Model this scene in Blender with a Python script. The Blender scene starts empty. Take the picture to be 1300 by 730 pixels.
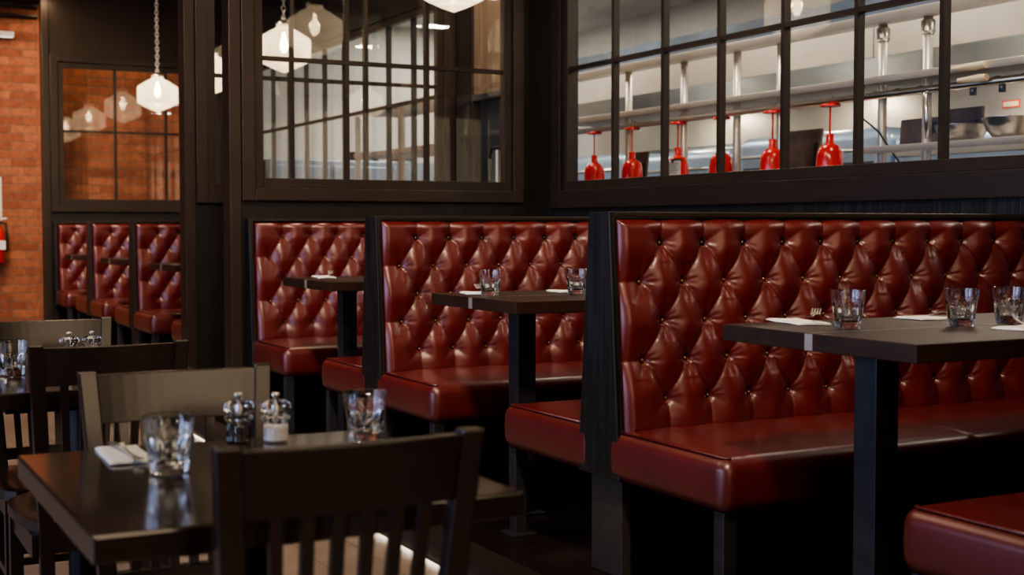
import bpy, bmesh, math, random
import numpy as np
from mathutils import Vector, Matrix
random.seed(7); np.random.seed(7)
PI = math.pi
COL = bpy.context.scene.collection

# ------------------------------------------------------------------ materials
MATS = {}
def new_mat(name):
    m = bpy.data.materials.new(name); m.use_nodes = True
    nt = m.node_tree; nt.nodes.clear()
    out = nt.nodes.new('ShaderNodeOutputMaterial')
    MATS[name] = m
    return m, nt, out
def node(nt, t, **kw):
    n = nt.nodes.new(t)
    for k, v in kw.items():
        if hasattr(n, k): setattr(n, k, v)
        else: n.inputs[k].default_value = v
    return n
def principled(nt, out, color=(.5,.5,.5), rough=.5, metal=0., **kw):
    b = nt.nodes.new('ShaderNodeBsdfPrincipled')
    b.inputs['Base Color'].default_value = (*color, 1)
    b.inputs['Roughness'].default_value = rough
    b.inputs['Metallic'].default_value = metal
    for k, v in kw.items(): b.inputs[k].default_value = v
    nt.links.new(b.outputs[0], out.inputs[0])
    return b
def coords(nt, scale=(1,1,1), rot=(0,0,0)):
    tc = nt.nodes.new('ShaderNodeTexCoord'); mp = nt.nodes.new('ShaderNodeMapping')
    mp.inputs['Scale'].default_value = scale; mp.inputs['Rotation'].default_value = rot
    nt.links.new(tc.outputs['Object'], mp.inputs[0])
    return mp.outputs[0]
def ramp(nt, src, stops):
    r = nt.nodes.new('ShaderNodeValToRGB')
    el = r.color_ramp.elements
    while len(el) < len(stops): el.new(.5)
    for e, (p, c) in zip(el, stops): e.position = p; e.color = (*c, 1)
    nt.links.new(src, r.inputs[0]); return r.outputs[0]
def bump(nt, b, src, strength=.2, dist=.01):
    n = nt.nodes.new('ShaderNodeBump'); n.inputs['Strength'].default_value = strength; n.inputs['Distance'].default_value = dist
    nt.links.new(src, n.inputs['Height']); nt.links.new(n.outputs[0], b.inputs['Normal'])
def simple(name, color, rough=.5, metal=0., noise=0., nscale=8., **kw):
    m, nt, out = new_mat(name)
    b = principled(nt, out, color, rough, metal, **kw)
    nz = node(nt, 'ShaderNodeTexNoise', Scale=nscale, Detail=3.)
    nt.links.new(coords(nt), nz.inputs['Vector'])
    k = 1 - noise; j = 1 + noise
    c = ramp(nt, nz.outputs['Fac'], [(.3, tuple(x*k for x in color)), (.7, tuple(min(1, x*j) for x in color))])
    nt.links.new(c, b.inputs['Base Color'])
    return m
def wood(name, dark, light, rough=.35, axis='Z', grain=14., stretch=.06, coat=.0, bumps=.15, wave=False):
    m, nt, out = new_mat(name)
    b = principled(nt, out, dark, rough)
    b.inputs['Coat Weight'].default_value = coat; b.inputs['Coat Roughness'].default_value = .11 if name == 'table_wood' else .26
    if name == 'booth_table_wood': b.inputs['Specular IOR Level'].default_value = .32
    sc = {'X': (stretch,1,1), 'Y': (1,stretch,1), 'Z': (1,1,stretch)}[axis]
    v = coords(nt, tuple(s*grain for s in sc))
    nz = node(nt, 'ShaderNodeTexNoise', Scale=3., Detail=6., Roughness=.65, Distortion=.6)
    nt.links.new(v, nz.inputs['Vector'])
    src = nz.outputs['Fac']
    if wave:
        wv = node(nt, 'ShaderNodeTexWave', Scale=1.3, Distortion=9., Detail=3.)
        wv.inputs['Detail Scale'].default_value = 1.2
        nt.links.new(v, wv.inputs['Vector'])
        mx = nt.nodes.new('ShaderNodeMath'); mx.operation = 'MULTIPLY'
        nt.links.new(wv.outputs['Fac'], mx.inputs[0]); nt.links.new(nz.outputs['Fac'], mx.inputs[1]); src = mx.outputs[0]
    c = ramp(nt, src, [(.25, dark), (.75, light)])
    nt.links.new(c, b.inputs['Base Color'])
    if bumps: bump(nt, b, src, bumps, .004)
    return m
def leather_mat(name, c0, c1, rough):
    m, nt, out = new_mat(name)
    b = principled(nt, out, c0, rough)
    b.inputs['Specular IOR Level'].default_value = .55
    b.inputs['Coat Weight'].default_value = .6; b.inputs['Coat Roughness'].default_value = .28
    nz = node(nt, 'ShaderNodeTexNoise', Scale=6., Detail=5., Roughness=.6)
    v = coords(nt); nt.links.new(v, nz.inputs['Vector'])
    nt.links.new(ramp(nt, nz.outputs['Fac'], [(.3, c0), (.7, c1)]), b.inputs['Base Color'])
    vo = node(nt, 'ShaderNodeTexVoronoi', Scale=420.)
    nt.links.new(v, vo.inputs['Vector'])
    n2 = node(nt, 'ShaderNodeTexNoise', Scale=28., Detail=4.)
    nt.links.new(v, n2.inputs['Vector'])
    ad = nt.nodes.new('ShaderNodeMath'); ad.operation = 'MULTIPLY_ADD'; ad.inputs[1].default_value = .12
    nt.links.new(vo.outputs['Distance'], ad.inputs[0]); nt.links.new(n2.outputs['Fac'], ad.inputs[2])
    bump(nt, b, ad.outputs[0], .10, .006)
    return m
leather_mat('leather', (.074,.0046,.0044), (.108,.0072,.0064), .42)
wood('black_oak', (.0045,.0050,.0062), (.016,.017,.020), .42, 'Z', 16, .05, wave=True, bumps=.25)
wood('brown_black_wood', (.014,.0085,.006), (.030,.019,.013), .42, 'Z', 16, .05)
wood('brown_black_wood_x', (.014,.0085,.006), (.030,.019,.013), .42, 'X', 16, .05)
wood('brown_black_wood_y', (.010,.0072,.0065), (.022,.0155,.0135), .42, 'Y', 16, .05)
wood('table_wood', (.012,.0065,.005), (.030,.016,.010), .22, 'X', 9, .05, coat=1., bumps=.08)
wood('booth_table_wood', (.014,.0066,.0044), (.036,.017,.0105), .46, 'X', 9, .05, coat=.0, bumps=.08)
wood('dark_wood', (.0050,.0038,.0034), (.011,.0085,.0075), .45, 'Z', 16, .05)
wood('chair_wood', (.010,.0044,.0034), (.023,.0100,.0072), .32, 'Z', 16, .06, coat=.6, bumps=.08)
wood('chair_wood_x', (.010,.0044,.0034), (.023,.0100,.0072), .32, 'X', 16, .06, coat=.6, bumps=.08)
wood('platform_wood', (.005,.0032,.0028), (.013,.0085,.007), .3, 'X', 7, .08, bumps=.1)
wood('riser_wood', (.012,.0095,.008), (.030,.024,.020), .45, 'Y', 8, .06)
wood('warm_panel', (.075,.050,.034), (.15,.105,.070), .45, 'Z', 12, .05)
simple('steel_leg', (.045,.047,.055), .42, .6, .15, 20)
simple('post_steel', (.050,.044,.040), .5, .35, .15, 14)
simple('inlay', (.42,.39,.36), .38, .6, .1, 30)
simple('brass_button', (.20,.12,.065), .36, .8, .2, 30)
simple('black_metal', (.008,.007,.007), .4, .3, .2, 10)
simple('muntin_paint', (.022,.014,.010), .45, .1, .2, 10)
simple('steel', (.60,.57,.53), .28, 1., .12, 3)
simple('steel_brushed', (.62,.57,.51), .38, .65, .10, 2)
simple('shaded_hood_steel', (.07,.10,.15), .4, .4, .3, 2)  # shadow and blue reflection on the steel put into its colour
simple('steel_cool', (.33,.43,.56), .30, .5, .15, 3)
simple('steel_dark', (.10,.11,.13), .35, .8, .2, 3)
simple('red_enamel', (.62,.018,.014), .22, 0, .06, 4, **{'Coat Weight': .5})
simple('white_paper', (.78,.76,.72), .8, 0, .04, 20)
simple('ink', (.05,.05,.05), .8, 0, .1, 20)
simple('white_paint', (.70,.69,.66), .6, 0, .04, 2)
simple('kitchen_wall', (.66,.66,.64), .5, 0, .05, 1.5)
simple('dark_ceiling', (.012,.010,.009), .8, 0, .3, 1.5)
simple('board_brown', (.115,.080,.062), .55, 0, .5, 6)
simple('cream_plastic', (.75,.62,.42), .5, 0, .06, 10)
simple('rubber_black', (.01,.01,.01), .6, 0, .1, 10)
simple('pepper', (.03,.018,.012), .8, 0, .6, 260)
simple('salt', (.80,.76,.70), .7, 0, .06, 200)
simple('label_red', (.60,.05,.03), .5, 0, .05, 10)
simple('plaster', (.10,.085,.075), .8, 0, .1, 2)

def floor_material():
    m, nt, out = new_mat('floor_boards')
    b = principled(nt, out, (.3,.25,.2), .38)
    v = coords(nt)
    br = node(nt, 'ShaderNodeTexBrick', offset=.5)
    br.inputs['Scale'].default_value = 1.; br.inputs['Brick Width'].default_value = 1.2; br.inputs['Row Height'].default_value = .19
    br.inputs['Mortar Size'].default_value = .003
    br.inputs['Color1'].default_value = (.25,.20,.16,1); br.inputs['Color2'].default_value = (.31,.25,.20,1); br.inputs['Mortar'].default_value = (.16,.125,.10,1)
    mp = nt.nodes.new('ShaderNodeMapping'); mp.inputs['Rotation'].default_value = (0,0,PI/2)
    nt.links.new(v, mp.inputs[0]); nt.links.new(mp.outputs[0], br.inputs['Vector'])
    nz = node(nt, 'ShaderNodeTexNoise', Scale=9., Detail=8., Roughness=.7)
    nt.links.new(v, nz.inputs['Vector'])
    mx = nt.nodes.new('ShaderNodeMixRGB'); mx.blend_type = 'MULTIPLY'; mx.inputs[0].default_value = .7
    nt.links.new(br.outputs['Color'], mx.inputs[1])
    nt.links.new(ramp(nt, nz.outputs['Fac'], [(.3,(.55,.52,.50)),(.7,(1,1,1))]), mx.inputs[2])
    nt.links.new(mx.outputs[0], b.inputs['Base Color'])
    bump(nt, b, nz.outputs['Fac'], .15, .004)
floor_material()
def brick_material():
    m, nt, out = new_mat('brick')
    b = principled(nt, out, (.3,.1,.05), .85)
    tc = nt.nodes.new('ShaderNodeTexCoord')
    sx = nt.nodes.new('ShaderNodeSeparateXYZ'); cx = nt.nodes.new('ShaderNodeCombineXYZ')
    nt.links.new(tc.outputs['Object'], sx.inputs[0])
    nt.links.new(sx.outputs['X'], cx.inputs['X']); nt.links.new(sx.outputs['Z'], cx.inputs['Y'])
    nz = node(nt, 'ShaderNodeTexNoise', Scale=5., Detail=5.)
    nt.links.new(cx.outputs[0], nz.inputs['Vector'])
    dv = nt.nodes.new('ShaderNodeVectorMath'); dv.operation = 'MULTIPLY_ADD'
    dv.inputs[1].default_value = (.016,.016,0)
    nt.links.new(nz.outputs['Color'], dv.inputs[0]); nt.links.new(cx.outputs[0], dv.inputs[2])
    br = node(nt, 'ShaderNodeTexBrick', offset=.5)
    br.inputs['Scale'].default_value = 1.; br.inputs['Brick Width'].default_value = .225; br.inputs['Row Height'].default_value = .077
    br.inputs['Mortar Size'].default_value = .006; br.inputs['Mortar Smooth'].default_value = .35
    br.inputs['Color1'].default_value = (.40,.150,.080,1); br.inputs['Color2'].default_value = (.26,.082,.046,1); br.inputs['Mortar'].default_value = (.20,.125,.085,1)
    nt.links.new(dv.outputs[0], br.inputs['Vector'])
    n2 = node(nt, 'ShaderNodeTexNoise', Scale=16., Detail=6., Roughness=.7)
    nt.links.new(cx.outputs[0], n2.inputs['Vector'])
    mx = nt.nodes.new('ShaderNodeMixRGB'); mx.blend_type = 'MULTIPLY'; mx.inputs[0].default_value = .8
    nt.links.new(br.outputs['Color'], mx.inputs[1])
    nt.links.new(ramp(nt, n2.outputs['Fac'], [(.3,(.55,.5,.5)),(.65,(1.1,1.05,1))]), mx.inputs[2])
    nt.links.new(mx.outputs[0], b.inputs['Base Color'])
    inv = nt.nodes.new('ShaderNodeMath'); inv.operation = 'SUBTRACT'; inv.inputs[0].default_value = 1.
    nt.links.new(br.outputs['Fac'], inv.inputs[1])
    bump(nt, b, inv.outputs[0], .6, .008)
brick_material()
def pane_material(name, tint, refl=1.):
    m, nt, out = new_mat(name)
    tr = nt.nodes.new('ShaderNodeBsdfTransparent'); tr.inputs[0].default_value = (*tint, 1)
    gl = nt.nodes.new('ShaderNodeBsdfGlossy'); gl.inputs['Roughness'].default_value = .01; gl.inputs['Color'].default_value = (refl,)*3 + (1,)
    lw = nt.nodes.new('ShaderNodeLayerWeight'); lw.inputs['Blend'].default_value = .5
    pw = nt.nodes.new('ShaderNodeMath'); pw.operation = 'POWER'; pw.inputs[1].default_value = 4.5
    nt.links.new(lw.outputs['Facing'], pw.inputs[0])
    fr = nt.nodes.new('ShaderNodeMath'); fr.operation = 'MULTIPLY_ADD'; fr.inputs[1].default_value = .85; fr.inputs[2].default_value = .085
    nt.links.new(pw.outputs[0], fr.inputs[0])
    nz = node(nt, 'ShaderNodeTexNoise', Scale=1.3, Detail=1.)
    nt.links.new(coords(nt), nz.inputs['Vector'])
    bp = nt.nodes.new('ShaderNodeBump'); bp.inputs['Strength'].default_value = .04; bp.inputs['Distance'].default_value = .02
    nt.links.new(nz.outputs['Fac'], bp.inputs['Height']); nt.links.new(bp.outputs[0], gl.inputs['Normal'])
    mx = nt.nodes.new('ShaderNodeMixShader')
    nt.links.new(fr.outputs[0], mx.inputs[0]); nt.links.new(tr.outputs[0], mx.inputs[1]); nt.links.new(gl.outputs[0], mx.inputs[2])
    nt.links.new(mx.outputs[0], out.inputs[0])
pane_material('pane', (.95,.96,.95))
def tumbler_material():
    m, nt, out = new_mat('clear_glass')
    g = nt.nodes.new('ShaderNodeBsdfGlass'); g.inputs['IOR'].default_value = 1.5; g.inputs['Roughness'].default_value = .0
    nz = node(nt, 'ShaderNodeTexNoise', Scale=60., Detail=1.)
    nt.links.new(coords(nt), nz.inputs['Vector'])
    nt.links.new(ramp(nt, nz.outputs['Fac'], [(0,(.93,.95,.96)),(1,(1,1,1))]), g.inputs['Color'])
    nt.links.new(g.outputs[0], out.inputs[0])
tumbler_material()
def shade_material():
    m, nt, out = new_mat('pendant_glass')
    tr = nt.nodes.new('ShaderNodeBsdfTransparent'); tr.inputs[0].default_value = (1,.93,.83,1)
    tl = nt.nodes.new('ShaderNodeBsdfTranslucent'); tl.inputs[0].default_value = (1,.93,.82,1)
    gl = nt.nodes.new('ShaderNodeBsdfGlossy'); gl.inputs['Roughness'].default_value = .08
    em = nt.nodes.new('ShaderNodeEmission'); em.inputs[0].default_value = (1,.80,.56,1); em.inputs[1].default_value = .48
    # ribbed glass: more milky on the ribs, which run round the shade
    v = coords(nt)
    wv = node(nt, 'ShaderNodeTexWave', bands_direction='Z', Scale=16., Distortion=.3)
    nt.links.new(v, wv.inputs['Vector'])
    fac = ramp(nt, wv.outputs['Fac'], [(0,(.42,)*3),(1,(.66,)*3)])
    m1 = nt.nodes.new('ShaderNodeMixShader'); nt.links.new(fac, m1.inputs[0])
    nt.links.new(tr.outputs[0], m1.inputs[1]); nt.links.new(tl.outputs[0], m1.inputs[2])
    fr = nt.nodes.new('ShaderNodeFresnel'); fr.inputs[0].default_value = 1.4
    m2 = nt.nodes.new('ShaderNodeMixShader'); nt.links.new(fr.outputs[0], m2.inputs[0])
    nt.links.new(m1.outputs[0], m2.inputs[1]); nt.links.new(gl.outputs[0], m2.inputs[2])
    ad = nt.nodes.new('ShaderNodeAddShader'); nt.links.new(m2.outputs[0], ad.inputs[0]); nt.links.new(em.outputs[0], ad.inputs[1])
    nt.links.new(ad.outputs[0], out.inputs[0])
shade_material()
def emit(name, color, strength):
    m, nt, out = new_mat(name)
    e = nt.nodes.new('ShaderNodeEmission'); e.inputs[0].default_value = (*color,1); e.inputs[1].default_value = strength
    nt.links.new(e.outputs[0], out.inputs[0])
emit('bulb_glow', (1,.78,.48), 32.)
emit('led_glow', (1,.90,.74), 40.)
emit('wall_light_glow', (1,.9,.78), 2.0)
emit('porthole_glow', (1,.95,.9), .55)

# ------------------------------------------------------------------ mesh helpers
def link_mesh(name, verts, faces, mat, parent=None, smooth=False, sharp=None):
    me = bpy.data.meshes.new(name)
    me.from_pydata([tuple(v) for v in verts], [], [tuple(f) for f in faces]); me.update()
    me.materials.append(MATS[mat])
    if smooth:
        me.polygons.foreach_set('use_smooth', [True]*len(me.polygons))
        if sharp is not None: me.set_sharp_from_angle(angle=sharp)
    o = bpy.data.objects.new(name, me); COL.objects.link(o)
    if parent is not None: o.parent = parent
    return o
class MB:
    def __init__(s): s.v = []; s.f = []
    def add(s, vs, fs):
        n = len(s.v); s.v += [tuple(map(float, q)) for q in vs]; s.f += [tuple(i+n for i in f) for f in fs]; return s
    def box(s, x0, x1, y0, y1, z0, z1):
        return s.add([(x0,y0,z0),(x1,y0,z0),(x1,y1,z0),(x0,y1,z0),(x0,y0,z1),(x1,y0,z1),(x1,y1,z1),(x0,y1,z1)],
                     [(0,3,2,1),(4,5,6,7),(0,1,5,4),(1,2,6,5),(2,3,7,6),(3,0,4,7)])
    def hexa(s, lo, hi):           # two quads: bottom ring, top ring
        return s.add(list(lo)+list(hi), [(0,3,2,1),(4,5,6,7),(0,1,5,4),(1,2,6,5),(2,3,7,6),(3,0,4,7)])
    def prism(s, pts, x0, x1):     # polygon in (y,z) swept along x
        n = len(pts)
        vs = [(x0,y,z) for y,z in pts] + [(x1,y,z) for y,z in pts]
        fs = [tuple(range(n))[::-1], tuple(range(n,2*n))] + [(i,(i+1)%n,n+(i+1)%n,n+i) for i in range(n)]
        return s.add(vs, fs)
    def tube(s, pts, r, n=10, cap=True):
        pts = [Vector(p) for p in pts]; rs = r if isinstance(r, (list,tuple)) else [r]*len(pts)
        rings = []; prev = None
        for i, p in enumerate(pts):
            t = (pts[min(i+1,len(pts)-1)] - pts[max(i-1,0)]).normalized()
            if prev is None:
                a = Vector((0,0,1)) if abs(t.z) < .9 else Vector((1,0,0))
                u = t.cross(a).normalized()
            else: u = (prev - t*prev.dot(t)).normalized()
            prev = u; w = t.cross(u)
            rings.append([p + (u*math.cos(2*PI*k/n) + w*math.sin(2*PI*k/n))*rs[i] for k in range(n)])
        vs = [q for ring in rings for q in ring]; fs = []
        for i in range(len(pts)-1):
            for k in range(n): fs.append((i*n+k, i*n+(k+1)%n, (i+1)*n+(k+1)%n, (i+1)*n+k))
        if cap: fs += [tuple(range(n))[::-1], tuple(range((len(pts)-1)*n, len(pts)*n))]
        return s.add(vs, fs)
    def lathe(s, prof, n=32, c=(0,0,0), mod=None):
        vs = []; fs = []
        for (r,z) in prof:
            for k in range(n):
                th = 2*PI*k/n; rr = r*(mod(th,z,r) if mod else 1)
                vs.append((c[0]+rr*math.cos(th), c[1]+rr*math.sin(th), c[2]+z))
        for i in range(len(prof)-1):
            for k in range(n): fs.append((i*n+k, i*n+(k+1)%n, (i+1)*n+(k+1)%n, (i+1)*n+k))
        if prof[0][0] > 1e-5: pass
        return s.add(vs, fs)
    def torus(s, c, R, r, axis='X', n=14, m=6, sy=1.):
        vs = []; fs = []
        for i in range(n):
            a = 2*PI*i/n
            for j in range(m):
                b = 2*PI*j/m; q = R + r*math.cos(b)
                u, v, w = q*math.cos(a), q*math.sin(a)*sy, r*math.sin(b)
                p = {'X': (w,u,v), 'Y': (u,w,v), 'Z': (u,v,w)}[axis]
                vs.append((c[0]+p[0], c[1]+p[1], c[2]+p[2]))
        for i in range(n):
            for j in range(m): fs.append((i*m+j, ((i+1)%n)*m+j, ((i+1)%n)*m+(j+1)%m, i*m+(j+1)%m))
        return s.add(vs, fs)
    def build(s, name, mat, parent=None, bevel=0., smooth=False, sharp=None, seg=2):
        o = link_mesh(name, s.v, s.f, mat, parent, smooth, sharp)
        if bevel > 0:
            bm = bmesh.new(); bm.from_mesh(o.data)
            bmesh.ops.recalc_face_normals(bm, faces=bm.faces)
            bmesh.ops.bevel(bm, geom=bm.edges[:], offset=bevel, segments=seg, affect='EDGES', profile=.6, clamp_overlap=True)
            bm.to_mesh(o.data); bm.free()
            if smooth: o.data.polygons.foreach_set('use_smooth', [True]*len(o.data.polygons)); o.data.set_sharp_from_angle(angle=.7)
        else:
            bm = bmesh.new(); bm.from_mesh(o.data); bmesh.ops.recalc_face_normals(bm, faces=bm.faces); bm.to_mesh(o.data); bm.free()
        return o
def rbox(x0, x1, y0, y1, z0, z1, r, n=5, bulge=None, cuts=(24,12,3)):
    """rounded box with a real radius; bulge(x,y,z)->(dx,dy,dz) moves vertices afterwards"""
    ax = []
    for (a, b, c) in ((x0,x1,cuts[0]),(y0,y1,cuts[1]),(z0,z1,cuts[2])):
        lo = [a + r*(1-math.cos(PI/2*i/n)) if False else a + r*(i/n) for i in range(n)]
        mid = [a + r + (b-a-2*r)*i/c for i in range(c+1)]
        hi = [b - r + r*(i/n) for i in range(1, n+1)]
        ax.append(lo+mid+hi)
    idx = {}; vs = []; fs = []
    def vert(i,j,k):
        if (i,j,k) in idx: return idx[(i,j,k)]
        p = Vector((ax[0][i], ax[1][j], ax[2][k]))
        q = Vector((min(max(p.x,x0+r),x1-r), min(max(p.y,y0+r),y1-r), min(max(p.z,z0+r),z1-r)))
        d = p - q
        if d.length > 1e-9:
            # map the cube surface offset to a sphere offset
            m = max(abs(d.x),abs(d.y),abs(d.z)); d = d.normalized()*m
        p = q + d
        if bulge: p = p + Vector(bulge(p.x,p.y,p.z))
        idx[(i,j,k)] = len(vs); vs.append(tuple(p)); return idx[(i,j,k)]
    X, Y, Z = (len(a)-1 for a in ax)
    for i in range(X):
        for j in range(Y):
            fs.append((vert(i,j,0),vert(i,j+1,0),vert(i+1,j+1,0),vert(i+1,j,0)))
            fs.append((vert(i,j,Z),vert(i+1,j,Z),vert(i+1,j+1,Z),vert(i,j+1,Z)))
    for i in range(X):
        for k in range(Z):
            fs.append((vert(i,0,k),vert(i+1,0,k),vert(i+1,0,k+1),vert(i,0,k+1)))
            fs.append((vert(i,Y,k),vert(i,Y,k+1),vert(i+1,Y,k+1),vert(i+1,Y,k)))
    for j in range(Y):
        for k in range(Z):
            fs.append((vert(0,j,k),vert(0,j,k+1),vert(0,j+1,k+1),vert(0,j+1,k)))
            fs.append((vert(X,j,k),vert(X,j+1,k),vert(X,j+1,k+1),vert(X,j,k+1)))
    return vs, fs

def empty(name, loc=(0,0,0), rz=0., label=None, cat=None, group=None, kind=None):
    o = bpy.data.objects.new(name, None); COL.objects.link(o); o.empty_display_size = .1
    o.location = loc; o.rotation_euler = (0,0,rz); tag(o, label, cat, group, kind); return o
def tag(o, label=None, cat=None, group=None, kind=None):
    if label: o['label'] = label
    if cat: o['category'] = cat
    if group: o['group'] = group
    if kind: o['kind'] = kind
    return o
def children(o, table=None): return [c for c in COL.objects if c.parent == o]
def copy_tree(o, parent=None):
    kids = children(o)
    c = o.copy(); COL.objects.link(c)
    if parent is not None: c.parent = parent
    for k in kids: copy_tree(k, c)
    return c
def structure(name, loc=(0,0,0)): return empty(name, loc, kind='structure')

# ------------------------------------------------------------------ key dimensions (metres; z = 0 is the raised platform)
FZ = -.15                      # dining floor
XE = 1.972                     # aisle ends of the booths
XK = 3.69                      # wall between dining room and kitchen
Y1, Y2, YA, YB, YC = 3.216, 4.936, 6.616, 7.51, 12.53
Y0 = Y1 - 1.768
YD, YF = 9.34, 10.92           # far booth dividers
CEIL = 3.25
KC = 3.05
GZ0, GZM, GZ1 = 1.235, 1.845, 2.41

# ------------------------------------------------------------------ room shell
o = MB().box(-4.5, 1.86, -1.5, 13.6, FZ-.06, FZ).build('floor', 'floor_boards'); tag(o, kind='structure')
pf = structure('floor_platform')
MB().box(1.83, 8.2, -1.5, 13.6, -.055, 0).build('platform_top', 'platform_wood', pf)
MB().box(1.845, 1.875, -1.5, 13.6, FZ+.028, -.055).build('riser', 'riser_wood', pf)
MB().box(1.89, 8.2, -1.5, 13.6, FZ-.06, -.055).build('platform_base', 'platform_wood', pf)
o = MB().box(1.876, 1.889, -1.5, 12.5, FZ+.032, FZ+.040).build('trim_1', 'led_glow'); tag(o, kind='structure')
o = MB().box(-4.5, XK, -1.5, 13.6, CEIL, CEIL+.1).build('ceiling', 'dark_ceiling'); tag(o, kind='structure')
o = MB().box(-4.5, 8.2, 13.0, 13.15, FZ, CEIL+.1).build('wall_back', 'brick'); tag(o, kind='structure')
# left wall with tall openings on to daylight
wl = structure('wall_left')
m = MB(); m.box(-4.6,-4.5,-1.5,13.6,FZ,.55).box(-4.6,-4.5,-1.5,13.6,2.6,CEIL)
for y in (-1.5, 1.2, 4.2, 7.2, 10.2, 13.2): m.box(-4.6,-4.5,y,y+.4,.55,2.6)
m.build('wall_panel', 'plaster', wl)
o = MB().box(-4.5, XK, -1.6, -1.5, FZ, CEIL).build('wall_front', 'plaster'); tag(o, kind='structure')

def framed_window(name, plane, a0, a1, mull, pos, face, trimw=(.10,.05), top=GZ1, casing_mat=None, depth=.07):
    """window in a wall plane: plane 'X' (wall runs along y at x=pos) or 'Y'; face = -1 side shown"""
    w = structure(name)
    def bx(mb, u0, u1, d0, d1, z0, z1):
        d0, d1 = sorted((pos+face*d0, pos+face*d1))
        if plane == 'X': mb.box(d0, d1, u0, u1, z0, z1)
        else: mb.box(u0, u1, d0, d1, z0, z1)
    cw, sw = trimw
    zb = GZ0-sw; zt = top+sw
    mb = MB()                                     # casing
    bx(mb, a0-sw-cw, a0-sw, 0, .05, zb-cw, zt+cw); bx(mb, a1+sw, a1+sw+cw, 0, .05, zb-cw, zt+cw)
    bx(mb, a0-sw, a1+sw, 0, .05, zb-cw, zb); bx(mb, a0-sw, a1+sw, 0, .05, zt, zt+cw)
    mat = casing_mat or ('brown_black_wood_y' if plane == 'X' else 'brown_black_wood_x')
    mb.build('casing', mat, w, bevel=.004)
    mb = MB()                                     # sash
    bx(mb, a0-sw, a0, -.02, .03, zb, zt); bx(mb, a1, a1+sw, -.02, .03, zb, zt)
    bx(mb, a0, a1, -.02, .03, zb, GZ0); bx(mb, a0, a1, -.02, .03, top, zt)
    mb.build('sash', 'muntin_paint', w, bevel=.004)
    mb = MB()
    for q in mull: bx(mb, q-.011, q+.011, -.018, .018, GZ0, top)
    bx(mb, a0, a1, -.016, .016, GZM-.011, GZM+.011)
    mb.build('muntin', 'muntin_paint', w)
    mb = MB()
    if plane == 'X': mb.add([(pos,a0,GZ0),(pos,a1,GZ0),(pos,a1,top),(pos,a0,top)], [(0,1,2,3)])
    else: mb.add([(a0,pos,GZ0),(a1,pos,GZ0),(a1,pos,top),(a0,pos,top)], [(0,1,2,3)])
    mb.build('pane', 'pane', w)
    return w
# kitchen wall, near bay
KY0, KY1 = 1.3, 6.35
kw = structure('wall_right')
MB().box(XK, XK+.10, -1.5, 6.70, 0, 1.10).build('lower_panel', 'black_oak', kw)
MB().box(XK, XK+.10, -1.5, KY0-.14, 1.10, CEIL).build('end_panel', 'brown_black_wood', kw)
MB().box(XK, XK+.10, KY1+.05, 6.75, 1.10, CEIL).build('corner_panel', 'dark_wood', kw)
MB().box(XK, XK+.10, KY0-.14, KY1+.05, GZ1+.05, CEIL).build('header_panel', 'brown_black_wood_y', kw)
framed_window('window_1', 'X', KY0, KY1, [KY1-.445-.453*i for i in range(11)], XK+.03, -1, (.098,.05))
# far bay
FY0, FY1 = 8.05, 12.1
kf = structure('wall_right_far')
MB().box(XK, XK+.10, 7.51, 13.0, 0, 1.10).build('lower_panel', 'black_oak', kf)
MB().box(XK, XK+.10, 7.51, FY0-.05, 1.10, CEIL).build('side_panel', 'brown_black_wood', kf)
MB().box(XK, XK+.10, FY1+.05, 13.0, 1.10, CEIL).build('end_panel', 'brown_black_wood', kf)
MB().box(XK, XK+.10, FY0-.05, FY1+.05, GZ1+.05, CEIL).build('header_panel', 'brown_black_wood_y', kf)
framed_window('window_2', 'X', FY0, FY1, [11.61-.445*i for i in range(8)], XK+.03, -1, (.10,.05))
# passage: header and swing door with a rounded window
wp = structure('wall_passage')
MB().box(XK+.005, XK+.10, 6.75, 7.51, 1.80, CEIL).build('header_panel', 'warm_panel', wp)
MB().box(XK-.01, XK+.11, 6.75, 7.51, 1.765, 1.80).build('door_head', 'steel_dark', wp)
dr = structure('door_1')
def door_leaf():
    bm = MB(); y0, y1, z0, z1 = 6.78, 7.49, .01, 1.765
    wy0, wy1, wz0, wz1 = 6.98, 7.36, 1.08, 1.465
    bm.box(XK+.04,XK+.08,y0,wy0,z0,z1).box(XK+.04,XK+.08,wy1,y1,z0,z1).box(XK+.04,XK+.08,wy0,wy1,z0,wz0).box(XK+.04,XK+.08,wy0,wy1,wz1,z1)
    bm.build('door_leaf', 'steel_dark', dr)
    # rounded gasket round the porthole
    pts = []
    r = .06
    for cy, cz, a0 in ((wy1-r,wz1-r,0),(wy0+r,wz1-r,90),(wy0+r,wz0+r,180),(wy1-r,wz0+r,270)):
        for k in range(7):
            a = math.radians(a0+15*k); pts.append((XK+.036, cy+r*math.cos(a), cz+r*math.sin(a)))
    pts.append(pts[0])
    MB().tube(pts, .012, 8).build('gasket', 'rubber_black', dr, smooth=True)
    # corner fillets so the opening reads rounded
    f = MB()
    for cy, cz, sy, sz in ((wy1,wz1,-1,-1),(wy0,wz1,1,-1),(wy0,wz0,1,1),(wy1,wz0,-1,1)):
        vs = [(XK+.05,cy,cz)]
        for k in range(7):
            a = math.radians(15*k); vs.append((XK+.05, cy+sy*(r-r*math.cos(a)), cz+sz*(r-r*math.sin(a))))
        f.add(vs, [(0,i,i+1) for i in range(1,7)])
    f.build('fillet', 'steel_dark', dr)
    MB().add([(XK+.06,wy0,wz0),(XK+.06,wy1,wz0),(XK+.06,wy1,wz1),(XK+.06,wy0,wz1)], [(0,1,2,3)]).build('pane', 'pane', dr)
door_leaf()

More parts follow.
